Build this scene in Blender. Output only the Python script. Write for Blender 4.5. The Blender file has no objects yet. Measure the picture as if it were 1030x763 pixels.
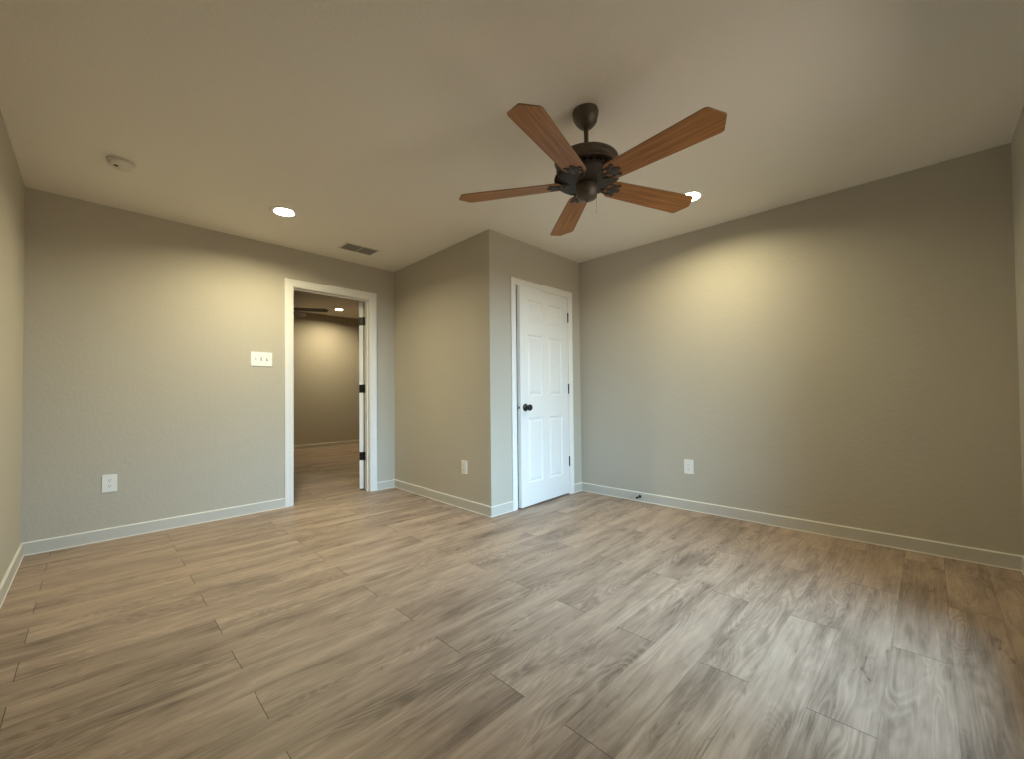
import bpy, bmesh, math, random
from mathutils import Matrix, Vector
C = bpy.context.scene
COL = C.collection
PI = math.pi

# ------------------------------------------------------------------ camera
YAW, PITCH, ROLL, CAM_H = 0.7858, 0.0189, -0.0101, 1.0191
F_PX, CY_PX = 420.34, 389.73
fw = Vector((math.sin(YAW)*math.cos(PITCH), math.cos(YAW)*math.cos(PITCH), math.sin(PITCH)))
r0 = Vector((math.cos(YAW), -math.sin(YAW), 0)); u0 = r0.cross(fw)
rr = math.cos(ROLL)*r0 + math.sin(ROLL)*u0
uu = -math.sin(ROLL)*r0 + math.cos(ROLL)*u0
cam_d = bpy.data.cameras.new('camera'); cam = bpy.data.objects.new('camera', cam_d); COL.objects.link(cam)
cam.matrix_world = Matrix(((rr.x, uu.x, -fw.x, 0), (rr.y, uu.y, -fw.y, 0), (rr.z, uu.z, -fw.z, CAM_H), (0, 0, 0, 1)))
cam_d.sensor_width = 36; cam_d.sensor_fit = 'HORIZONTAL'
cam_d.lens = F_PX/1030*36
cam_d.shift_y = (CY_PX-381.5)/1030
cam_d.clip_start = 0.02
C.camera = cam

# ------------------------------------------------------------------ light and exposure
LAMP_STRENGTH = 1080.0
LAMP_COLOR = (1.0, 0.89, 0.56)
FAR_LAMP_COLOR = (1.0, 0.84, 0.52)
SKY_BASE, SKY_GLOW = 4.0, 23.0
GROUND_COLOR, GROUND_STRENGTH = (1.0, 0.88, 0.72), 2.5      # sunlit yard below the horizon
SKY_COLOR = (0.46, 0.74, 1.0)
GLOW_DIR = Vector((-0.05, -1.0, 0.22)).normalized()
C.view_settings.view_transform = 'Standard'
C.view_settings.look = 'None'
C.view_settings.gamma = 1.0
C.view_settings.use_curve_mapping = False
C.view_settings.exposure = 0.0
try:
    C.cycles.max_bounces = 10; C.cycles.diffuse_bounces = 7
    C.cycles.sample_clamp_indirect = 6.0
    C.cycles.caustics_reflective = False; C.cycles.caustics_refractive = False
    C.cycles.use_denoising = True
except Exception:
    pass

def nd(nt, kind, **kw):
    n = nt.nodes.new(kind)
    for k, v in kw.items():
        setattr(n, k, v)
    return n

world = bpy.data.worlds.new('sky'); C.world = world; world.use_nodes = True
nt = world.node_tree; nt.nodes.clear()
tc = nd(nt, 'ShaderNodeTexCoord')
dot = nd(nt, 'ShaderNodeVectorMath', operation='DOT_PRODUCT'); dot.inputs[1].default_value = GLOW_DIR
nt.links.new(tc.outputs['Generated'], dot.inputs[0])
mx = nd(nt, 'ShaderNodeMath', operation='MAXIMUM'); mx.inputs[1].default_value = 0.0
nt.links.new(dot.outputs['Value'], mx.inputs[0])
pw = nd(nt, 'ShaderNodeMath', operation='POWER'); pw.inputs[1].default_value = 5.0
nt.links.new(mx.outputs[0], pw.inputs[0])
ma = nd(nt, 'ShaderNodeMath', operation='MULTIPLY_ADD'); ma.inputs[1].default_value = SKY_GLOW; ma.inputs[2].default_value = SKY_BASE
nt.links.new(pw.outputs[0], ma.inputs[0])
bg = nd(nt, 'ShaderNodeBackground'); bg.inputs['Color'].default_value = (*SKY_COLOR, 1)
nt.links.new(ma.outputs[0], bg.inputs['Strength'])
bg2 = nd(nt, 'ShaderNodeBackground'); bg2.inputs['Color'].default_value = (*GROUND_COLOR, 1); bg2.inputs['Strength'].default_value = GROUND_STRENGTH
sz = nd(nt, 'ShaderNodeSeparateXYZ'); nt.links.new(tc.outputs['Generated'], sz.inputs[0])
mr = nd(nt, 'ShaderNodeMapRange'); mr.inputs['From Min'].default_value = -0.06; mr.inputs['From Max'].default_value = 0.02
nt.links.new(sz.outputs['Z'], mr.inputs['Value'])
mxs = nd(nt, 'ShaderNodeMixShader'); nt.links.new(mr.outputs[0], mxs.inputs[0]); nt.links.new(bg2.outputs[0], mxs.inputs[1]); nt.links.new(bg.outputs[0], mxs.inputs[2])
wo = nd(nt, 'ShaderNodeOutputWorld'); nt.links.new(mxs.outputs[0], wo.inputs['Surface'])

# ------------------------------------------------------------------ materials
def mat(name, color, rough=0.6, metal=0.0, spec=0.5, bump=None, var=None, coat=0.0):
    """principled material with an optional noise bump (scale, distance) and colour variation (scale, amount)"""
    m = bpy.data.materials.new(name); m.use_nodes = True
    t = m.node_tree; b = t.nodes['Principled BSDF']
    b.inputs['Base Color'].default_value = (*color, 1); b.inputs['Roughness'].default_value = rough
    b.inputs['Metallic'].default_value = metal; b.inputs['Specular IOR Level'].default_value = spec
    b.inputs['Coat Weight'].default_value = coat
    if bump or var:
        tcn = nd(t, 'ShaderNodeTexCoord')
    if var:
        n = nd(t, 'ShaderNodeTexNoise'); n.inputs['Scale'].default_value = var[0]; n.inputs['Detail'].default_value = 4
        t.links.new(tcn.outputs['Object'], n.inputs['Vector'])
        rp = nd(t, 'ShaderNodeValToRGB')
        rp.color_ramp.elements[0].position = 0.3; rp.color_ramp.elements[1].position = 0.7
        rp.color_ramp.elements[0].color = (*[c*(1-var[1]) for c in color], 1)
        rp.color_ramp.elements[1].color = (*[min(1, c*(1+var[1])) for c in color], 1)
        t.links.new(n.outputs['Fac'], rp.inputs['Fac']); t.links.new(rp.outputs['Color'], b.inputs['Base Color'])
    if bump:
        n = nd(t, 'ShaderNodeTexNoise'); n.inputs['Scale'].default_value = bump[0]; n.inputs['Detail'].default_value = 3
        n.inputs['Roughness'].default_value = 0.55
        t.links.new(tcn.outputs['Object'], n.inputs['Vector'])
        bp = nd(t, 'ShaderNodeBump'); bp.inputs['Distance'].default_value = bump[1]; bp.inputs['Strength'].default_value = 1.0
        t.links.new(n.outputs['Fac'], bp.inputs['Height']); t.links.new(bp.outputs['Normal'], b.inputs['Normal'])
    return m

WALL = mat('greige_wall_paint', (0.50, 0.465, 0.39), 0.75, spec=0.3, bump=(38, 0.0022), var=(1.3, 0.015))
CEIL = mat('ceiling_paint', (0.84, 0.80, 0.72), 0.9, spec=0.15, bump=(70, 0.002))
WHITE = mat('white_door_paint', (0.82, 0.82, 0.80), 0.35, spec=0.5, bump=(9, 0.0003))
CASING = mat('white_casing_paint', (0.82, 0.81, 0.77), 0.4)
BASE = mat('baseboard_paint', (0.56, 0.535, 0.475), 0.5, var=(2, 0.03))
BEAD = mat('white_caulk', (0.78, 0.76, 0.70), 0.6)
PLATE = mat('white_plastic', (0.84, 0.84, 0.80), 0.35)
SLOT = mat('dark_slot', (0.06, 0.06, 0.055), 0.7)
BLACK = mat('black_hardware', (0.012, 0.011, 0.011), 0.38, metal=0.3)
BRONZE = mat('oil_rubbed_bronze', (0.105, 0.082, 0.058), 0.4, metal=0.25, var=(14, 0.25))
IRON = mat('dark_cast_iron', (0.050, 0.043, 0.037), 0.45, metal=0.4, bump=(160, 0.003))
DARKBRONZE = mat('dark_bronze', (0.035, 0.026, 0.019), 0.55, metal=0.2, bump=(120, 0.002))
RUBBER = mat('black_rubber', (0.015, 0.015, 0.015), 0.8)
VENTM = mat('dark_grey_vent', (0.20, 0.19, 0.16), 0.55)
DUCT = mat('duct_inside', (0.10, 0.095, 0.08), 0.8)
VENTF = mat('vent_frame_paint', (0.66, 0.62, 0.54), 0.7)
CHAIN = mat('brass_chain', (0.20, 0.16, 0.10), 0.35, metal=0.8)
SMOKE = mat('detector_plastic', (0.72, 0.68, 0.60), 0.6)

def lens_mat(name, color, strength):
    m = bpy.data.materials.new(name); m.use_nodes = True; t = m.node_tree
    b = t.nodes['Principled BSDF']; b.inputs['Base Color'].default_value = (0.9, 0.9, 0.9, 1)
    b.inputs['Emission Color'].default_value = (*color, 1); b.inputs['Emission Strength'].default_value = strength
    return m
LENS = lens_mat('lit_lens', LAMP_COLOR, LAMP_STRENGTH)
DIMLENS = lens_mat('lit_lens_dimmer', LAMP_COLOR, LAMP_STRENGTH*0.62)
FARLENS = lens_mat('lit_lens_far', FAR_LAMP_COLOR, LAMP_STRENGTH*0.92)

def glass_mat():
    m = bpy.data.materials.new('window_glass'); m.use_nodes = True; t = m.node_tree; t.nodes.clear()
    a = nd(t, 'ShaderNodeBsdfTransparent'); g = nd(t, 'ShaderNodeBsdfGlossy'); g.inputs['Roughness'].default_value = 0.02
    f = nd(t, 'ShaderNodeFresnel'); f.inputs['IOR'].default_value = 1.3
    x = nd(t, 'ShaderNodeMixShader'); o = nd(t, 'ShaderNodeOutputMaterial')
    t.links.new(f.outputs[0], x.inputs[0]); t.links.new(a.outputs[0], x.inputs[1]); t.links.new(g.outputs[0], x.inputs[2])
    t.links.new(x.outputs[0], o.inputs['Surface'])
    return m
GLASS = glass_mat()

def wood_blade():
    m = bpy.data.materials.new('oak_blade'); m.use_nodes = True; t = m.node_tree; b = t.nodes['Principled BSDF']
    tcn = nd(t, 'ShaderNodeTexCoord')
    mp = nd(t, 'ShaderNodeMapping'); mp.inputs['Scale'].default_value = (1.3, 26, 26)
    t.links.new(tcn.outputs['Object'], mp.inputs['Vector'])
    n = nd(t, 'ShaderNodeTexNoise'); n.inputs['Scale'].default_value = 2.2; n.inputs['Detail'].default_value = 5; n.inputs['Distortion'].default_value = 0.6
    t.links.new(mp.outputs[0], n.inputs['Vector'])
    rp = nd(t, 'ShaderNodeValToRGB')
    e = rp.color_ramp.elements
    e[0].position = 0.28; e[0].color = (0.20, 0.072, 0.014, 1)
    e[1].position = 0.72; e[1].color = (0.47, 0.205, 0.050, 1)
    t.links.new(n.outputs['Fac'], rp.inputs['Fac']); t.links.new(rp.outputs['Color'], b.inputs['Base Color'])
    b.inputs['Roughness'].default_value = 0.5
    return m
OAK = wood_blade()
OAKEDGE = mat('blade_edge', (0.30, 0.17, 0.08), 0.5)
FARBLADE = mat('dark_brown_blade', (0.045, 0.026, 0.014), 0.5, var=(8, 0.2))

ROW_W, ROW_Y0, PL_LEN, PL_X0 = 0.172, 0.130, 1.235, 0.40
def floor_mat():
    m = bpy.data.materials.new('vinyl_plank_floor'); m.use_nodes = True; t = m.node_tree; b = t.nodes['Principled BSDF']
    L = t.links
    def M(op, a, bb=None, c=None):
        n = nd(t, 'ShaderNodeMath', operation=op)
        for i, v in enumerate((a, bb, c)):
            if v is None: continue
            if isinstance(v, (int, float)): n.inputs[i].default_value = v
            else: L.new(v, n.inputs[i])
        return n.outputs[0]
    def V(x, y, z=0.0):
        n = nd(t, 'ShaderNodeCombineXYZ')
        for i, v in enumerate((x, y, z)):
            if isinstance(v, (int, float)): n.inputs[i].default_value = v
            else: L.new(v, n.inputs[i])
        return n.outputs[0]
    def noise(vec, scale, detail=3, rough=0.55, dist=0.0):
        n = nd(t, 'ShaderNodeTexNoise'); n.inputs['Scale'].default_value = scale; n.inputs['Detail'].default_value = detail
        n.inputs['Roughness'].default_value = rough; n.inputs['Distortion'].default_value = dist
        L.new(vec, n.inputs['Vector']); return n.outputs['Fac']
    def ramp(fac, stops):
        n = nd(t, 'ShaderNodeValToRGB'); cr = n.color_ramp
        while len(cr.elements) < len(stops): cr.elements.new(0.5)
        for e, (p, col) in zip(cr.elements, stops):
            e.position = p; e.color = (*col, 1) if len(col) == 3 else col
        L.new(fac, n.inputs['Fac']); return n.outputs['Color']
    tcn = nd(t, 'ShaderNodeTexCoord'); sp = nd(t, 'ShaderNodeSeparateXYZ'); L.new(tcn.outputs['Object'], sp.inputs[0])
    X, Y = sp.outputs['X'], sp.outputs['Y']
    v = M('DIVIDE', M('SUBTRACT', Y, ROW_Y0), ROW_W)
    row = M('FLOOR', v); fy = M('FRACT', v)
    par = M('FRACT', M('MULTIPLY', row, 0.5))                  # 0 or .5
    u = M('DIVIDE', M('SUBTRACT', M('SUBTRACT', X, PL_X0), M('MULTIPLY', par, 1.27)), PL_LEN)
    colm = M('FLOOR', u); fx = M('FRACT', u)
    wn = nd(t, 'ShaderNodeTexWhiteNoise', noise_dimensions='2D'); L.new(V(row, colm), wn.inputs['Vector'])
    rnd = wn.outputs['Value']
    wn2 = nd(t, 'ShaderNodeTexWhiteNoise', noise_dimensions='3D'); L.new(V(row, colm, 7.3), wn2.inputs['Vector'])
    rnd2 = wn2.outputs['Value']
    ox = M('MULTIPLY', rnd, 37.0); oy = M('MULTIPLY', rnd2, 23.0)
    gx = M('ADD', X, ox); gy = M('ADD', Y, oy)
    # broad streaks, along the plank
    streak = noise(V(M('MULTIPLY', gx, 1.5), M('MULTIPLY', gy, 9.0), rnd), 1.0, 4, 0.55, 0.5)
    # cathedral contour lines
    fld = noise(V(M('MULTIPLY', gx, 1.05), M('MULTIPLY', gy, 6.8), rnd2), 1.0, 2, 0.45, 0.3)
    ring = M('SINE', M('MULTIPLY', fld, 190.0))
    ring = M('MULTIPLY_ADD', ring, 0.5, 0.5)
    ring = M('POWER', ring, 1.8)
    ringmask = noise(V(M('MULTIPLY', gx, 1.4), M('MULTIPLY', gy, 5.0), 3.7), 1.0, 1)
    ringmask = ramp(ringmask, [(0.40, (0, 0, 0)), (0.60, (1, 1, 1))])
    # fine pores
    pore = noise(V(M('MULTIPLY', gx, 9.0), M('MULTIPLY', gy, 190.0), 1.1), 1.0, 4, 0.65)
    fine = noise(V(M('MULTIPLY', gx, 3.6), M('MULTIPLY', gy, 60.0), 4.4), 1.0, 3, 0.6, 0.35)
    # dusky smudges, small dark knots and short checks
    sm = noise(V(M('MULTIPLY', gx, 2.6), M('MULTIPLY', gy, 9.0), 9.1), 1.0, 4, 0.6, 0.8)
    smk = ramp(sm, [(0.48, (0, 0, 0)), (0.72, (1, 1, 1))])
    kn = noise(V(M('MULTIPLY', gx, 6.0), M('MULTIPLY', gy, 20.0), 5.2), 1.0, 3, 0.55, 1.2)
    knk = ramp(kn, [(0.655, (0, 0, 0)), (0.76, (1, 1, 1))])
    ck = noise(V(M('MULTIPLY', gx, 5.0), M('MULTIPLY', gy, 75.0), 2.6), 1.0, 2, 0.5, 0.4)
    ckk = ramp(ck, [(0.70, (0, 0, 0)), (0.80, (1, 1, 1))])
    tone = M('MULTIPLY_ADD', streak, 0.62, M('MULTIPLY_ADD', M('SUBTRACT', rnd, 0.5), 0.07, 0.125))
    tone = M('MULTIPLY_ADD', M('SUBTRACT', fine, 0.5), 0.40, tone)
    tone = M('MULTIPLY_ADD', M('SUBTRACT', pore, 0.5), 0.22, tone)
    tone = M('MULTIPLY_ADD', M('MULTIPLY', M('SUBTRACT', ring, 0.38), ringmask), 0.115, tone)
    tone = M('SUBTRACT', tone, M('MULTIPLY', smk, 0.13))
    tone = M('SUBTRACT', tone, M('MULTIPLY', knk, 0.17))
    tone = M('SUBTRACT', tone, M('MULTIPLY', ckk, 0.13))
    base = ramp(tone, [(0.10, (0.098, 0.069, 0.052)), (0.28, (0.235, 0.172, 0.130)), (0.42, (0.365, 0.272, 0.206)),
                       (0.56, (0.470, 0.357, 0.275)), (0.76, (0.600, 0.470, 0.372))])
    # seams
    def near(f, w):      # 1 at the edges of the cell
        d = M('MINIMUM', f, M('SUBTRACT', 1.0, f))
        return M('LESS_THAN', d, w)
    e_end = near(fx, 0.0013/PL_LEN); e_long = near(fy, 0.0007/ROW_W)
    mix = nd(t, 'ShaderNodeMix', data_type='RGBA'); L.new(M('MULTIPLY', e_long, 0.40), mix.inputs['Factor'])
    L.new(base, mix.inputs['A']); mix.inputs['B'].default_value = (0.07, 0.055, 0.042, 1)
    mix2 = nd(t, 'ShaderNodeMix', data_type='RGBA'); L.new(M('MULTIPLY', e_end, 0.92), mix2.inputs['Factor'])
    L.new(mix.outputs['Result'], mix2.inputs['A']); mix2.inputs['B'].default_value = (0.03, 0.023, 0.018, 1)
    L.new(mix2.outputs['Result'], b.inputs['Base Color'])
    rg = M('MULTIPLY_ADD', fine, 0.16, 0.36); L.new(rg, b.inputs['Roughness'])
    b.inputs['Specular IOR Level'].default_value = 0.45
    bp = nd(t, 'ShaderNodeBump'); bp.inputs['Distance'].default_value = 0.0006; bp.inputs['Strength'].default_value = 0.5
    h = M('SUBTRACT', M('MULTIPLY_ADD', pore, 0.5, M('MULTIPLY', fine, 0.5)), M('MULTIPLY', M('MAXIMUM', e_end, e_long), 1.5))
    L.new(h, bp.inputs['Height']); L.new(bp.outputs['Normal'], b.inputs['Normal'])
    return m
FLOOR = floor_mat()

# ------------------------------------------------------------------ mesh helpers
def box(bm, x0, x1, y0, y1, z0, z1, mi=0):
    vs = [bm.verts.new(p) for p in ((x0,y0,z0),(x1,y0,z0),(x1,y1,z0),(x0,y1,z0),(x0,y0,z1),(x1,y0,z1),(x1,y1,z1),(x0,y1,z1))]
    for f in ((0,3,2,1),(4,5,6,7),(0,1,5,4),(1,2,6,5),(2,3,7,6),(3,0,4,7)):
        bm.faces.new([vs[i] for i in f]).material_index = mi
    return vs

def lathe(bm, prof, M=Matrix(), seg=40, mi=0, smooth=True):
    """prof: (r, z) pairs revolved about z"""
    rings = []
    for r, z in prof:
        if r < 1e-6: rings.append([bm.verts.new(M @ Vector((0, 0, z)))])
        else: rings.append([bm.verts.new(M @ Vector((r*math.cos(2*PI*k/seg), r*math.sin(2*PI*k/seg), z))) for k in range(seg)])
    for a, b in zip(rings, rings[1:]):
        for k in range(seg):
            j = (k+1) % seg
            if len(a) == 1 and len(b) == 1: continue
            if len(a) == 1: vs = [a[0], b[k], b[j]]
            elif len(b) == 1: vs = [a[k], b[0], a[j]]
            else: vs = [a[k], b[k], b[j], a[j]]
            f = bm.faces.new(vs); f.material_index = mi; f.smooth = smooth
    return rings

def prism(bm, pts, z0, z1, M=Matrix(), mi=0, side_mi=None):
    a = [bm.verts.new(M @ Vector((x, y, z0))) for x, y in pts]
    b = [bm.verts.new(M @ Vector((x, y, z1))) for x, y in pts]
    bm.faces.new(list(reversed(a))).material_index = mi
    bm.faces.new(b).material_index = mi
    n = len(pts)
    for i in range(n):
        f = bm.faces.new([a[i], a[(i+1) % n], b[(i+1) % n], b[i]]); f.material_index = mi if side_mi is None else side_mi

def tube(bm, p0, p1, r, seg=12, r1=None, mi=0):
    p0, p1 = Vector(p0), Vector(p1); d = p1-p0
    M = Matrix.Translation(p0) @ d.to_track_quat('Z', 'Y').to_matrix().to_4x4()
    l = d.length; r1 = r if r1 is None else r1
    lathe(bm, [(0, 0), (r, 0), (r1, l), (0, l)], M, seg, mi, smooth=True)

def ball(bm, c, r, seg=14, sz=1.0, mi=0, M=Matrix()):
    prof = [(r*math.sin(PI*k/8), -r*sz*math.cos(PI*k/8)) for k in range(9)]
    prof[0] = (0, prof[0][1]); prof[-1] = (0, prof[-1][1])
    lathe(bm, prof, M @ Matrix.Translation(c), seg, mi)

def obj(name, bm, mats, parent=None, M=None, bevel=0.0, seg=2, smooth_angle=None):
    bmesh.ops.recalc_face_normals(bm, faces=bm.faces[:])
    me = bpy.data.meshes.new(name); bm.to_mesh(me); bm.free()
    for m in (mats if isinstance(mats, (list, tuple)) else [mats]): me.materials.append(m)
    o = bpy.data.objects.new(name, me); COL.objects.link(o)
    if parent: o.parent = parent
    if M is not None: o.matrix_local = M
    if bevel:
        md = o.modifiers.new('soft_edge', 'BEVEL'); md.width = bevel; md.segments = seg; md.limit_method = 'ANGLE'; md.angle_limit = math.radians(40)
    return o

def tag(o, label, cat, group=None):
    o['label'] = label; o['category'] = cat
    if group: o['group'] = group
    return o

def thing(name, label, cat, M, group=None):
    o = bpy.data.objects.new(name, None); COL.objects.link(o); o.matrix_world = M; o.empty_display_size = 0.1
    return tag(o, label, cat, group)

def struct(o):
    o['kind'] = 'structure'; return o

NEW = bmesh.new

# ------------------------------------------------------------------ room plan (metres, camera above the origin)
H = 2.44
A, B, Cc, Dd, E_, F_ = [Vector(p) for p in ((-.3322, 4.2311), (2.4007, 4.2832), (2.3709, 2.6268), (3.6754, 2.6435), (3.7155, -.3590), (-.330, -.372))]
def wall_frame(P, Q):      # local x along the wall, local y into the wall, z up
    t = (Q-P).normalized()
    return Matrix(((t.x, -t.y, 0, P.x), (t.y, t.x, 0, P.y), (0, 0, 1, 0), (0, 0, 0, 1))), (Q-P).length
MB_, LB = wall_frame(A, B)        # back wall with the doorway
MS_, LS = wall_frame(B, Cc)       # closet side
MF_, LF = wall_frame(Cc, Dd)      # closet front
MR_, LR = wall_frame(Dd, E_)      # right wall
MW_, LW = wall_frame(E_, F_)      # window wall, behind the camera
ML_, LL = wall_frame(F_, A)       # left wall

def wall(name, M, s0, s1, th, z1=H, holes=(), caps=(True, True), z0=0.0, mitre=(0, 0)):
    xs = sorted({s0, s1, *[h[0] for h in holes], *[h[1] for h in holes]})
    zs = sorted({z0, z1, *[h[2] for h in holes], *[h[3] for h in holes]})
    bm = NEW(); vc = {}
    def v(i, j, k):
        key = (i, j, k)
        if key not in vc:
            sh = k*th*(mitre[0] if i == 0 else -mitre[1] if i == len(xs)-1 else 0)
            vc[key] = bm.verts.new((xs[i]+sh, (0, th)[k], zs[j]))
        return vc[key]
    nx, nz = len(xs)-1, len(zs)-1
    def solid(i, j):
        if not (0 <= i < nx and 0 <= j < nz): return False
        cx, cz = (xs[i]+xs[i+1])/2, (zs[j]+zs[j+1])/2
        return not any(h[0] < cx < h[1] and h[2] < cz < h[3] for h in holes)
    for i in range(nx):
        for j in range(nz):
            if not solid(i, j): continue
            bm.faces.new([v(i,j,0), v(i+1,j,0), v(i+1,j+1,0), v(i,j+1,0)])
            bm.faces.new([v(i,j,1), v(i,j+1,1), v(i+1,j+1,1), v(i+1,j,1)])
            if not solid(i-1, j) and (i > 0 or caps[0]): bm.faces.new([v(i,j,0), v(i,j+1,0), v(i,j+1,1), v(i,j,1)])
            if not solid(i+1, j) and (i < nx-1 or caps[1]): bm.faces.new([v(i+1,j,0), v(i+1,j,1), v(i+1,j+1,1), v(i+1,j+1,0)])
            if not solid(i, j-1): bm.faces.new([v(i,j,0), v(i,j,1), v(i+1,j,1), v(i+1,j,0)])
            if not solid(i, j+1): bm.faces.new([v(i,j+1,0), v(i+1,j+1,0), v(i+1,j+1,1), v(i,j+1,1)])
    return struct(obj(name, bm, WALL, M=M))

TH = 0.115
# clear openings between the jambs
DO0, DO1, DOT = 1.673, 2.435, 2.066      # doorway in the back wall
CO0, CO1, COT = 0.318, 1.088, 2.016      # closet door
JT = 0.019                               # jamb board
WX0, WX1, WZ0, WZ1 = 1.05, 2.40, 0.15, 2.05   # window, measured along the window wall from the right corner
FAR_Y, FAR_H = 8.80, 2.73

wall('wall_back', MB_, -0.12, 5.6, TH, FAR_H+.02, [(DO0-JT, DO1+JT, 0, DOT+JT)])
wall('wall_closet_side', MS_, 0, LS, TH, caps=(True, False), mitre=(0, 1))
wall('wall_closet_front', MF_, 0, LF, TH, holes=[(CO0-JT, CO1+JT, 0, COT+JT)], caps=(False, True), mitre=(1, 0))
wall('wall_right', MR_, -1.75, LR+0.15, 0.14)
wall('wall_front', MW_, -0.14, LW+0.14, 0.16, holes=[(WX0, WX1, WZ0, WZ1)])
wall('wall_left', ML_, -0.16, LL+0.02, 0.14)
# the room beyond the doorway
FL, FR = 0.35, 5.10
ty = lambda x: 4.25+0.019*x
wall('wall_beyond_back', wall_frame(Vector((FL-.1, FAR_Y-.0)), Vector((FR+.1, FAR_Y+.08)))[0], 0, FR-FL+.2, 0.12, FAR_H)
wall('wall_beyond_left', wall_frame(Vector((FL, 4.36)), Vector((FL, FAR_Y)))[0], 0, FAR_Y-4.36+.1, 0.1, FAR_H)
wall('wall_beyond_right', wall_frame(Vector((FR, FAR_Y+.1)), Vector((FR, 4.46)))[0], 0, FAR_Y-4.36, 0.1, FAR_H)

bm = NEW(); box(bm, -0.5, 5.3, -0.53, 9.2, -0.06, 0.0)
struct(obj('floor', bm, FLOOR))

LAMPS = [(1.021, 3.461), (3.036, 1.196)]
FARLAMP = (3.382, 8.144)
LR_HOLE = 0.066
def ceiling(name, outer, holes, z, th):
    bm = NEW()
    def loop(pts, zz):
        vs = [bm.verts.new((x, y, zz)) for x, y in pts]
        es = [bm.edges.new((vs[i], vs[(i+1) % len(vs)])) for i in range(len(vs))]
        return vs, es
    es = []; 
    loops = [outer] + [[(cx+LR_HOLE*math.cos(2*PI*k/40), cy+LR_HOLE*math.sin(2*PI*k/40)) for k in range(40)] for cx, cy in holes]
    lows = []
    for lp in loops:
        vs, e = loop(lp, z); es += e; lows.append(vs)
    bmesh.ops.triangle_fill(bm, edges=es, use_beauty=True, use_dissolve=False)
    for vs in lows:        # short upstand round every opening and the outer edge
        up = [bm.verts.new((v.co.x, v.co.y, z+th)) for v in vs]
        for i in range(len(vs)):
            bm.faces.new([vs[i], vs[(i+1) % len(vs)], up[(i+1) % len(vs)], up[i]])
    return struct(obj(name, bm, CEIL))
ceiling('ceiling', [(-.46, -.5), (3.85, -.5), (3.85, 4.30), (-.46, 4.24)], LAMPS, H, 0.012)
ceiling('ceiling_beyond', [(FL-.1, 4.36), (FR+.1, 4.45), (FR+.1, FAR_Y+.2), (FL-.1, FAR_Y+.1)], [FARLAMP], FAR_H, 0.012)
bm = NEW(); box(bm, -0.5, 5.3, -0.55, 9.3, 2.85, 2.90); struct(obj('roof', bm, CEIL))

# ------------------------------------------------------------------ trim
def casing(name, M, s0, s1, zt, w, th, stop_y, front=True, gap=0.005):
    """mitred casing round an opening, its jamb boards and door stop, one run of woodwork"""
    bm = NEW()
    prof = [(0, 0), (0, .009), (.006, .011), (.012, .0095), (.016, .013), (w*.55, .0145), (w*.72, .0165), (w*.9, .0165), (w, .013), (w, 0)]
    def sweep(y0, sg):
        a, b, zz = s0-gap, s1+gap, zt+gap
        st = []
        for q, t in prof:
            y = y0 + sg*t
            st.append([bm.verts.new(p) for p in ((a-q, y, 0), (a-q, y, zz+q), (b+q, y, zz+q), (b+q, y, 0))])
        for p, q in zip(st, st[1:]):
            for k in range(3): bm.faces.new([p[k], p[k+1], q[k+1], q[k]])
        bm.faces.new([s[0] for s in st]); bm.faces.new([s[3] for s in reversed(st)])
    sweep(0, -1); sweep(th, 1)
    box(bm, s0-JT, s0, 0, th, 0, zt); box(bm, s1, s1+JT, 0, th, 0, zt); box(bm, s0-JT, s1+JT, 0, th, zt, zt+JT)
    y0, y1 = stop_y
    box(bm, s0, s0+.011, y0, y1, 0, zt-.011); box(bm, s1-.011, s1, y0, y1, 0, zt-.011); box(bm, s0, s1, y0, y1, zt-.011, zt)
    return struct(obj(name, bm, CASING, M=M))
CW = 0.075
casing('trim_1', MB_, DO0, DO1, DOT, CW, TH, (0.040, 0.074))
casing('trim_2', MF_, CO0, CO1, COT, 0.062, TH, (0.041, 0.075))

BH, BT = 0.086, 0.011
def baseboard(name, M, runs):
    """runs: (s0, s1, mitre at the start, mitre at the end); +1 outside corner, -1 inside"""
    bm = NEW()
    for s0, s1, m0, m1 in runs:
        prof = [(0, 0.0, 1), (BT+.003, 0.0, 1), (BT+.003, .004, 1), (BT, .006, 0), (BT, BH-.006, 1), (BT-.003, BH, 1), (0, BH, 1)]
        st = [(bm.verts.new((s0 - m0*t, -t, z)), bm.verts.new((s1 + m1*t, -t, z))) for t, z, _ in prof]
        for i in range(len(prof)-1):
            f = bm.faces.new([st[i][0], st[i][1], st[i+1][1], st[i+1][0]]); f.material_index = prof[i][2]
        bm.faces.new([s[0] for s in st]); bm.faces.new([s[1] for s in reversed(st)])
    return struct(obj(name, bm, [BASE, BEAD], M=M))
c0, c1 = DO0-.005-CW, DO1+.005+CW
baseboard('baseboard_back', MB_, [(0, c0, -1, 0), (c1, LB, 0, -1)])
baseboard('baseboard_closet_side', MS_, [(0, LS, -1, 1)])
d0, d1 = CO0-.005-.062, CO1+.005+.062
baseboard('baseboard_closet_front', MF_, [(0, d0, 1, 0), (d1, LF, 0, -1)])
baseboard('baseboard_right', MR_, [(0, LR, -1, -1)])
baseboard('baseboard_front', MW_, [(0, LW, -1, -1)])
baseboard('baseboard_left', ML_, [(0, LL, -1, -1)])
MFB, LFB = wall_frame(Vector((FL-.1, FAR_Y)), Vector((FR+.1, FAR_Y+.08)))
baseboard('baseboard_beyond', MFB, [(.1, LFB-.1, 0, 0)])

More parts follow.
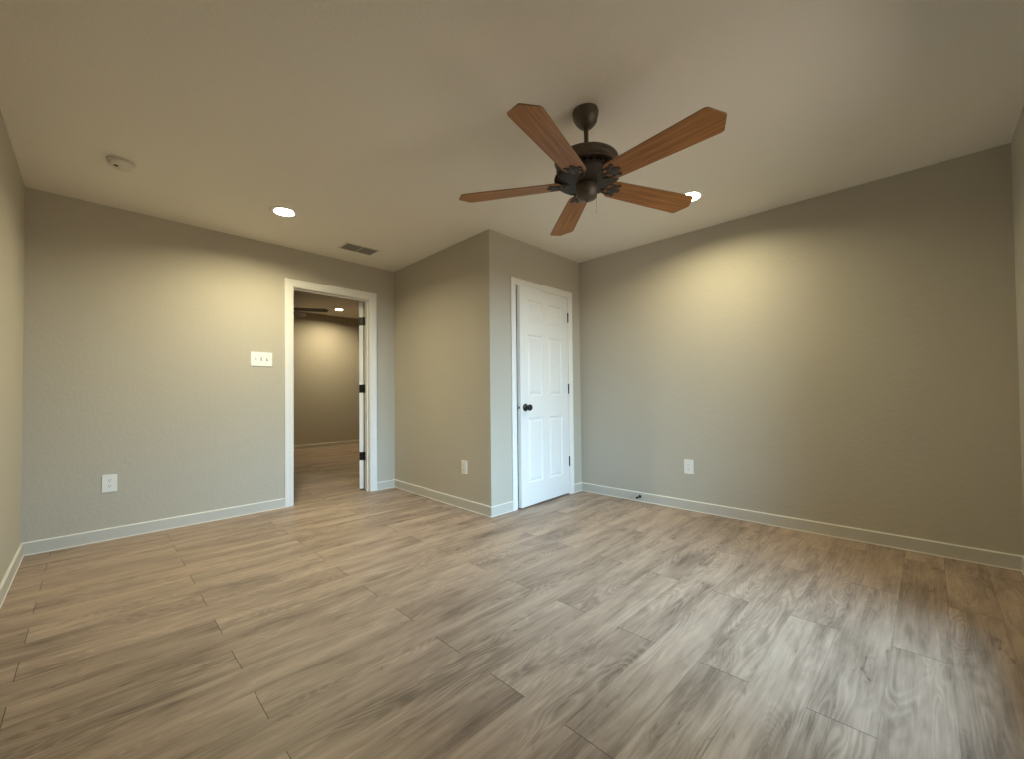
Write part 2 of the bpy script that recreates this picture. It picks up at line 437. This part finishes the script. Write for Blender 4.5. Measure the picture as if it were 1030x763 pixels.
# ------------------------------------------------------------------ doors
PANELS = [(z0, z1) for z0, z1 in ((.215, .815), (1.020, 1.575), (1.705, 1.895))]
def door_leaf(w, z0, z1, th):
    """six panel leaf: x from the hinge edge 0 to -w, y 0 (front) to th"""
    st = 0.108; mid = 0.100; pw = (w-2*st-mid)/2
    cols = [(-w+st, -w+st+pw), (-st-pw, -st)]
    bm = NEW()
    rects = [(a, b, c, d) for a, b in cols for c, d in PANELS]
    xs = sorted({-w, 0, *[q for r in rects for q in r[:2]]}); zs = sorted({z0, z1, *[q for r in rects for q in r[2:]]})
    for yf, sg in ((0, 1), (th, -1)):
        for i in range(len(xs)-1):
            for j in range(len(zs)-1):
                cx, cz = (xs[i]+xs[i+1])/2, (zs[j]+zs[j+1])/2
                if any(r[0] < cx < r[1] and r[2] < cz < r[3] for r in rects): continue
                bm.faces.new([bm.verts.new((x, yf, z)) for x, z in ((xs[i],zs[j]),(xs[i+1],zs[j]),(xs[i+1],zs[j+1]),(xs[i],zs[j+1]))])
        for a, b, c, d in rects:
            prev = None
            for ins, dep in ((0, 0), (.003, .006), (.009, .0125), (.016, .0125), (.036, .004), (.040, .003)):
                ring = [bm.verts.new((x, yf+sg*dep, z)) for x, z in ((a+ins,c+ins),(b-ins,c+ins),(b-ins,d-ins),(a+ins,d-ins))]
                if prev:
                    for k in range(4): bm.faces.new([prev[k], prev[(k+1)%4], ring[(k+1)%4], ring[k]])
                prev = ring
            bm.faces.new(prev)
    bmesh.ops.remove_doubles(bm, verts=bm.verts[:], dist=1e-5)
    # edges of the leaf
    bnd = [e for e in bm.edges if e.is_boundary]
    bmesh.ops.bridge_loops(bm, edges=bnd)
    return bm

def knob_parts(parent, x, z, y_front, th):
    for name, y, sg in (('door_knob', y_front, -1), ('door_knob', y_front+th, 1)):
        bm = NEW()
        M = Matrix.Translation((x, y, z)) @ Matrix.Rotation(PI/2*(1 if sg < 0 else -1), 4, 'X')
        lathe(bm, [(0, 0), (.034, 0), (.034, .006), (.030, .012), (.014, .014), (.012, .034), (.018, .037), (.0275, .046), (.029, .056), (.026, .065), (.016, .069), (0, .070)], M, 32)
        obj(name, bm, BLACK, parent)
    bm = NEW(); w = parent['leaf_w']
    box(bm, -w-.0015, -w+.001, y_front+.006, y_front+th-.006, z-.028, z+.028)
    box(bm, -w-.009, -w, y_front+.012, y_front+th-.012, z-.009, z+.009)
    obj('latch_plate', bm, BLACK, parent, bevel=.001)

def hinge(parent, pin, leaf_a, jamb_plate, z):
    """pin: (x, y) of the knuckle; leaf_a and jamb_plate: boxes (x0, x1, y0, y1) of the two plates"""
    bm = NEW()
    for k in range(5):
        lathe(bm, [(0, z-.0445+k*.0178), (.0068, z-.0445+k*.0178), (.0068, z-.0275+k*.0178), (0, z-.0275+k*.0178)], Matrix.Translation((pin[0], pin[1], 0)), 14)
    ball(bm, (pin[0], pin[1], z+.046), .006, 10); ball(bm, (pin[0], pin[1], z-.046), .006, 10)
    box(bm, *leaf_a, z-.0445, z+.0445)
    o = obj('hinge', bm, BLACK, parent)
    if jamb_plate:
        bm = NEW(); box(bm, *jamb_plate[1], z-.0445, z+.0445)
        obj('hinge_plate', bm, BLACK, jamb_plate[0])
    return o

HINGE_Z = (1.815, 1.085, 0.345)
def make_door(name, Mwall, pin, rot, w, flip, z1, hz, LEAF_T=0.035):
    """Empty at the hinge pin; leaf local frame: -x away from the hinge, y front to back"""
    M = Mwall @ Matrix.Translation((pin[0], pin[1], 0)) @ Matrix.Rotation(rot, 4, 'Z')
    d = bpy.data.objects.new(name, None); COL.objects.link(d); d.matrix_world = M; struct(d); d['leaf_w'] = w
    y0 = .006 if not flip else -.006-LEAF_T
    bm = door_leaf(w, .014, z1, LEAF_T)
    obj('door_leaf', bm, WHITE, d, M=Matrix.Translation((-.003, y0, 0)))
    knob_parts(d, -w+.060, .912, y0, LEAF_T)
    for z in hz:
        hinge(d, (0, 0), (-.004, -.0015, y0, y0+LEAF_T), None, z)
    return d
# closet door, ajar a few degrees towards the room
closet_door = make_door('door_2', MF_, (CO1, -.006), math.radians(3.4), CO1-CO0-.007, False, COT-.004, HINGE_Z)
# open door, swung round behind the back wall of the other room
open_door = make_door('door_1', MB_, (DO1-.001, TH+.006), -math.radians(124), DO1-DO0-.007, True, DOT-.004, (1.850, 1.112, .378), .044)
for z in (1.850, 1.112, .378):      # jamb side plates
    bm = NEW(); box(bm, DO1-.003, DO1+.001, TH-.036, TH+.004, z-.0445, z+.0445)
    o = obj('hinge_plate', bm, BLACK); o.parent = open_door
    o.matrix_parent_inverse = open_door.matrix_world.inverted(); o.matrix_basis = MB_
del closet_door['leaf_w'], open_door['leaf_w']

# ------------------------------------------------------------------ window behind the camera
win = bpy.data.objects.new('window_1', None); COL.objects.link(win); win.matrix_world = MW_; struct(win)
bm = NEW()
for a in ((WX0, WX0+.05, WZ0, WZ1), (WX1-.05, WX1, WZ0, WZ1), (WX0+.05, WX1-.05, WZ0, WZ0+.05), (WX0+.05, WX1-.05, WZ1-.05, WZ1)):
    box(bm, a[0], a[1], .07, .13, a[2], a[3])
box(bm, WX0+.05, WX1-.05, .08, .115, (WZ0+WZ1)/2-.02, (WZ0+WZ1)/2+.02)
obj('window_frame', bm, CASING, win, bevel=.003)
bm = NEW(); box(bm, WX0-.05, WX1+.05, -.03, .07, WZ0-.025, WZ0); obj('window_sill', bm, CASING, win, bevel=.004)
bm = NEW(); box(bm, WX0+.05, WX1-.05, .098, .102, WZ0+.05, WZ1-.05); obj('glass', bm, GLASS, win)
pl = bpy.data.lights.new('window_portal', 'AREA'); pl.shape = 'RECTANGLE'; pl.size = WX1-WX0; pl.size_y = WZ1-WZ0
po = bpy.data.objects.new('window_portal', pl); COL.objects.link(po)
po.matrix_world = MW_ @ Matrix.Translation(((WX0+WX1)/2, .15, (WZ0+WZ1)/2)) @ Matrix.Rotation(-PI/2, 4, 'X')
pl.cycles.is_portal = True

# ------------------------------------------------------------------ recessed lights
def downlight(x, y, z, lens, label):
    t = thing('recessed_light', label, 'recessed light', Matrix.Translation((x, y, z)), 'recessed ceiling lights')
    bm = NEW()
    lathe(bm, [(.0655, .010), (.0655, -.0015), (.070, -.0045), (.088, -.0055), (.0985, -.003), (.100, 0.0), (.066, 0.0)], seg=56)
    obj('trim_ring', bm, CASING, t)
    bm = NEW()
    prof = [(.0655, .006)]
    for k in range(2):      # stepped baffle
        zz = .008+k*.0075; prof += [(.0650-k*.0011, zz), (.0628-k*.0011, zz+.003)]
    prof += [(.0580, .026), (.0580, .075)]
    lathe(bm, prof, seg=48)
    obj('baffle', bm, CASING, t)
    bm = NEW(); lathe(bm, [(0, .014), (.030, .0155), (.050, .019), (.057, .025), (.057, .075), (0, .075)], seg=48)
    obj('lens', bm, lens, t)
    return t
downlight(*LAMPS[0], H, LENS, 'lit recessed ceiling light in front of the wall with the open doorway')
downlight(*LAMPS[1], H, DIMLENS, 'lit recessed ceiling light partly behind a fan blade tip, by the plain wall')
downlight(*FARLAMP, FAR_H, FARLENS, 'small lit recessed light seen through the open doorway')

# ------------------------------------------------------------------ ceiling fan
def blade_outline(r0, r1, w0, w1, cl, cw, n=9):
    """rounded root at r0, blunt pointed tip at r1"""
    pts = []
    for k in range(n+1):
        a = PI/2 + PI*k/n
        pts.append((r0 + .045 + .045*math.cos(a), (w0/2)*math.sin(a)))
    pts += [(r1-cl-.012, -w1/2), (r1-cl+.002, -w1/2+.005), (r1-.004, -.010), (r1, 0), (r1-.004, .010), (r1-cl+.002, w1/2-.005), (r1-cl-.012, w1/2)]
    return pts

def fan(M, label, R, drop, blade_mats, body, angles, tilt, detail=True, r_root=.118):
    """M at the ceiling; drop: blade plane below the ceiling"""
    t = thing('ceiling_fan', label, 'ceiling fan', M, 'ceiling fans')
    bz = -drop
    top = bz + .135
    bm = NEW(); lathe(bm, [(0, 0), (.066, 0), (.0675, -.010), (.066, -.022), (.061, -.040), (.050, -.058), (.039, -.071), (.031, -.078), (.014, -.081), (0, -.081)], seg=44)
    if detail:
        for a in (0.6, 0.6+PI):
            ball(bm, (.064*math.cos(a), .064*math.sin(a), -.028), .005, 8)
    obj('canopy', bm, body, t)
    bm = NEW(); lathe(bm, [(.0115, -.076), (.0115, top+.022), (.017, top+.020), (.026, top+.014), (.034, top+.002), (.034, top-.006)], seg=24)
    obj('downrod', bm, body, t)
    bm = NEW()
    lathe(bm, [(0, top), (.050, top), (.100, top-.003), (.134, top-.009), (.150, top-.016), (.1580, top-.020), (.1600, top-.025), (.1570, top-.030), (.1490, top-.033),
               (.1440, top-.058), (.1500, top-.061), (.1510, top-.066), (.1460, top-.069), (0, top-.069)], seg=64)
    obj('motor_housing', bm, body, t)
    bm = NEW()      # dark vented band with its ribs and the flared lower rim
    lo = top-.069
    lathe(bm, [(.120, lo+.002), (.128, lo-.002), (.128, lo-.022), (.142, lo-.026), (.153, lo-.031), (.158, lo-.037), (.158, lo-.050), (.150, lo-.058), (.122, lo-.065), (.085, lo-.070), (.0, lo-.070)], seg=64)
    if detail:
        for k in range(30):
            a = 2*PI*k/30
            Mr = Matrix.Rotation(a, 4, 'Z')
            for (x0, x1, y, z0, z1) in ((.126, .136, .006, lo-.022, lo-.004), (.157, .1615, .009, lo-.049, lo-.038)):
                vs = box(bm, x0, x1, -y, y, z0, z1)
                bmesh.ops.transform(bm, matrix=Mr, verts=vs)
    obj('vent_band', bm, DARKBRONZE, t)
    bm = NEW()
    s0 = lo-.068
    lathe(bm, [(0, s0), (.044, s0), (.052, s0-.006), (.055, s0-.016), (.055, s0-.050), (.050, s0-.056), (.050, s0-.062), (.045, s0-.072), (.030, s0-.080), (.012, s0-.083), (.006, s0-.090), (0, s0-.091)], seg=40)
    obj('switch_housing', bm, body, t)
    for a in angles:
        Mb = Matrix.Rotation(math.radians(a), 4, 'Z') @ Matrix.Translation((0, 0, bz)) @ Matrix.Rotation(-tilt, 4, 'X')
        bm = NEW(); prism(bm, blade_outline(r_root, R, .118, .156, .040, .029), -.003, .003, mi=0, side_mi=1)
        obj('blade', bm, blade_mats, t, M=Mb, bevel=.0012, seg=1)
        bm = NEW()      # ornate blade holder: arm, scrolls and three lobes under the root
        if detail:
            lobes = [(r_root+.030, 0, .015), (r_root+.052, 0, .017), (r_root+.070, 0, .011), (r_root+.044, .022, .012), (r_root+.044, -.022, .012),
                     (r_root+.058, .036, .009), (r_root+.058, -.036, .009), (r_root+.034, .034, .007), (r_root+.034, -.034, .007)]
            for x, y, r in lobes:
                ball(bm, (x, y, -.0045), r*1.3, 12, sz=.34)
            for sgn in (-1, 1):
                prev = None
                for k in range(7):
                    q = k/6
                    p = Vector((r_root-.040+.080*q, sgn*(.008+.026*math.sin(q*PI*.8)), .004-.010*q))
                    if prev: tube(bm, prev, p, .0055, 8)
                    prev = p
            tube(bm, (.075, 0, .010), (r_root+.03, 0, -.006), .009, 10, .006)
        else:
            prism(bm, [(.09, -.012), (r_root+.06, -.025), (r_root+.08, 0), (r_root+.06, .025), (.09, .012)], -.009, -.003)
        obj('blade_iron', bm, IRON, t, M=Mb)
    if detail:
        bm = NEW()
        px, py = .036, -.034
        z = s0-.066
        while z > s0-.135:
            ball(bm, (px, py, z), .0017, 6); z -= .0037
        tube(bm, (px, py, s0-.064), (px, py, s0-.135), .0006, 6)
        lathe(bm, [(0, s0-.135), (.003, s0-.138), (.0035, s0-.146), (0, s0-.150)], Matrix.Translation((px, py, 0)), 10)
        obj('pull_chain', bm, CHAIN, t)
    return t
FAN_X, FAN_Y = 1.741, 1.197
fan(Matrix.Translation((FAN_X, FAN_Y, H)), 'bronze ceiling fan with five reddish oak blades on a short downrod', .676, H-2.078, [OAK, OAKEDGE], BRONZE,
    [-166.3+72*k for k in range(5)], math.radians(11))
fan(Matrix.Translation((2.20, 7.58, FAR_H)), 'dark ceiling fan mostly hidden beyond the open doorway', 0.715, .23, [FARBLADE, FARBLADE], BRONZE,
    [-26+72*k for k in range(5)], math.radians(10), detail=False, r_root=.14)

# ------------------------------------------------------------------ wall plates
def rrect(w, h, r, n=5):
    pts = []
    for cx, cy, a0 in ((w/2-r, h/2-r, 0), (-w/2+r, h/2-r, PI/2), (-w/2+r, -h/2+r, PI), (w/2-r, -h/2+r, 1.5*PI)):
        for k in range(n+1):
            a = a0+PI/2*k/n; pts.append((cx+r*math.cos(a), cy+r*math.sin(a)))
    return pts
TOWALL = Matrix.Rotation(PI/2, 4, 'X')       # local z of the plate comes out of the wall
def plate_at(M, s, z): return M @ Matrix.Translation((s, 0, z)) @ TOWALL

def outlet(M, s, z, w, h, label):
    t = thing('wall_outlet', label, 'electrical outlet', plate_at(M, s, z), 'white duplex outlets')
    bm = NEW(); prism(bm, rrect(w, h, .006), 0, .0055)
    lathe(bm, [(0, .0066), (.003, .0064), (.0034, .0054)], seg=12)
    obj('cover_plate', bm, PLATE, t, bevel=.0022, seg=3)
    for cy in (-.0195, .0195):
        bm = NEW()
        pts = [(math.copysign(min(abs(.0172*math.cos(a)), .0172), math.cos(a)), max(-.0135, min(.0135, .0172*math.sin(a)))) for a in [2*PI*k/32 for k in range(32)]]
        prism(bm, pts, .004, .0072)
        for x, hh in ((-.0063, .0045), (.0063, .0036)):
            box(bm, x-.0012, x+.0012, .0025-hh, .0025+hh, .0070, .00735, 1)
        lathe(bm, [(0, .00735), (.0026, .00735), (.0026, .007)], Matrix.Translation((0, -.0078, 0)), 12, 1)
        obj('receptacle', bm, [PLATE, SLOT], t, M=Matrix.Translation((0, cy, 0)))
    return t
outlet(MB_, .4195, .4085, .080, .127, 'white duplex outlet low on the wall between the corner and the open doorway')
outlet(MS_, 1.2935, .3785, .080, .124, 'white duplex outlet on the closet side wall, near its outer corner')
outlet(MR_, 1.1375, .385, .080, .125, 'white duplex outlet on the long plain wall beyond the closet door')
fx = wall_frame(Vector((FL-.1, FAR_Y)), Vector((FR+.1, FAR_Y+.08)))[0]
outlet(fx, 2.40, .345, .080, .125, 'white outlet at the edge of the doorway, on the wall of the room beyond')

t = thing('light_switch', 'white three-gang light switch plate on the wall beside the open doorway', 'light switch', plate_at(MB_, 1.400, 1.3695))
bm = NEW(); prism(bm, rrect(.176, .126, .006), 0, .0055)
for x in (-.046, 0, .046):
    for y in (-.030, .030): lathe(bm, [(0, .0068), (.003, .0065), (.0034, .0054)], Matrix.Translation((x, y, 0)), 12)
obj('cover_plate', bm, PLATE, t, bevel=.0022, seg=3)
for x, up in ((-.046, 1), (0, -1), (.046, 1)):
    bm = NEW()
    box(bm, x-.0056, x+.0056, -.0125, .0125, .0050, .0060, 1)
    vs = box(bm, x-.0042, x+.0042, -.0050, .0050, .0045, .0165)
    bmesh.ops.transform(bm, matrix=Matrix.Translation((x, 0, .0045)) @ Matrix.Rotation(-up*math.radians(28), 4, 'X') @ Matrix.Translation((-x, 0, -.0045)), verts=vs)
    obj('toggle', bm, [PLATE, SLOT], t)

# ------------------------------------------------------------------ smoke detector, vent, door stop
t = thing('smoke_detector', 'round white smoke detector on the ceiling near the corner', 'smoke detector', Matrix.Translation((.108, 3.387, H)))
bm = NEW(); lathe(bm, [(0, 0), (.064, 0), (.064, -.008), (.060, -.010), (.050, -.010)], seg=48); obj('mounting_base', bm, SMOKE, t)
bm = NEW(); lathe(bm, [(.052, -.009), (.052, -.014), (.0, -.014)], seg=40); obj('vent_gap', bm, SLOT, t)
bm = NEW(); lathe(bm, [(.040, -.013), (.060, -.013), (.061, -.019), (.056, -.030), (.046, -.036), (.0, -.038)], seg=48); obj('cover', bm, SMOKE, t)
bm = NEW(); lathe(bm, [(0, -.041), (.010, -.040), (.011, -.036)], Matrix.Translation((-.022, -.012, 0)), 16); obj('test_button', bm, SLOT, t)

vM = Matrix.Translation((1.787, 3.835, H)) @ Matrix.Rotation(math.radians(.5), 4, 'Z')
t = thing('ceiling_vent', 'dark slatted air vent in the ceiling above the open doorway', 'air vent', vM)
vw, vd = .290, .156
bm = NEW()
for a in ((-vw/2-.018, -vw/2, -vd/2-.018, vd/2+.018), (vw/2, vw/2+.018, -vd/2-.018, vd/2+.018), (-vw/2, vw/2, -vd/2-.018, -vd/2), (-vw/2, vw/2, vd/2, vd/2+.018)):
    box(bm, *a, -.005, 0)
obj('frame', bm, VENTF, t, bevel=.0015, seg=1)
bm = NEW(); box(bm, -vw/2, vw/2, -vd/2, vd/2, -.0012, 0); obj('duct_opening', bm, DUCT, t)
bm = NEW(); box(bm, -.004, .004, -vd/2, vd/2, -.006, -.001); obj('centre_bar', bm, VENTF, t)
for half in (-1, 1):
    bm = NEW()
    n = 9
    for k in range(n):
        y = -vd/2+.010 + (vd-.02)*k/(n-1)
        x0, x1 = (-vw/2, -.004) if half < 0 else (.004, vw/2)
        vs = box(bm, x0, x1, -.0068, .0068, -.0006, .0006)
        bmesh.ops.transform(bm, matrix=Matrix.Translation((0, y, -.0060)) @ Matrix.Rotation(math.radians(-22 if half < 0 else -8), 4, 'X'), verts=vs)
    obj('louvre_panel', bm, VENTM, t)

t = thing('door_stop', 'small black door stop screwed to the baseboard', 'door stop', MR_ @ Matrix.Translation((.679, -BT, .046)) @ TOWALL)
bm = NEW(); lathe(bm, [(0, 0), (.0145, 0), (.0145, .004), (.010, .009), (.0055, .012), (.0050, .052), (0, .052)], seg=20); obj('post', bm, BLACK, t)
bm = NEW(); lathe(bm, [(0, .050), (.0085, .050), (.0095, .056), (.0090, .066), (.006, .070), (0, .070)], seg=20); obj('rubber_tip', bm, RUBBER, t)
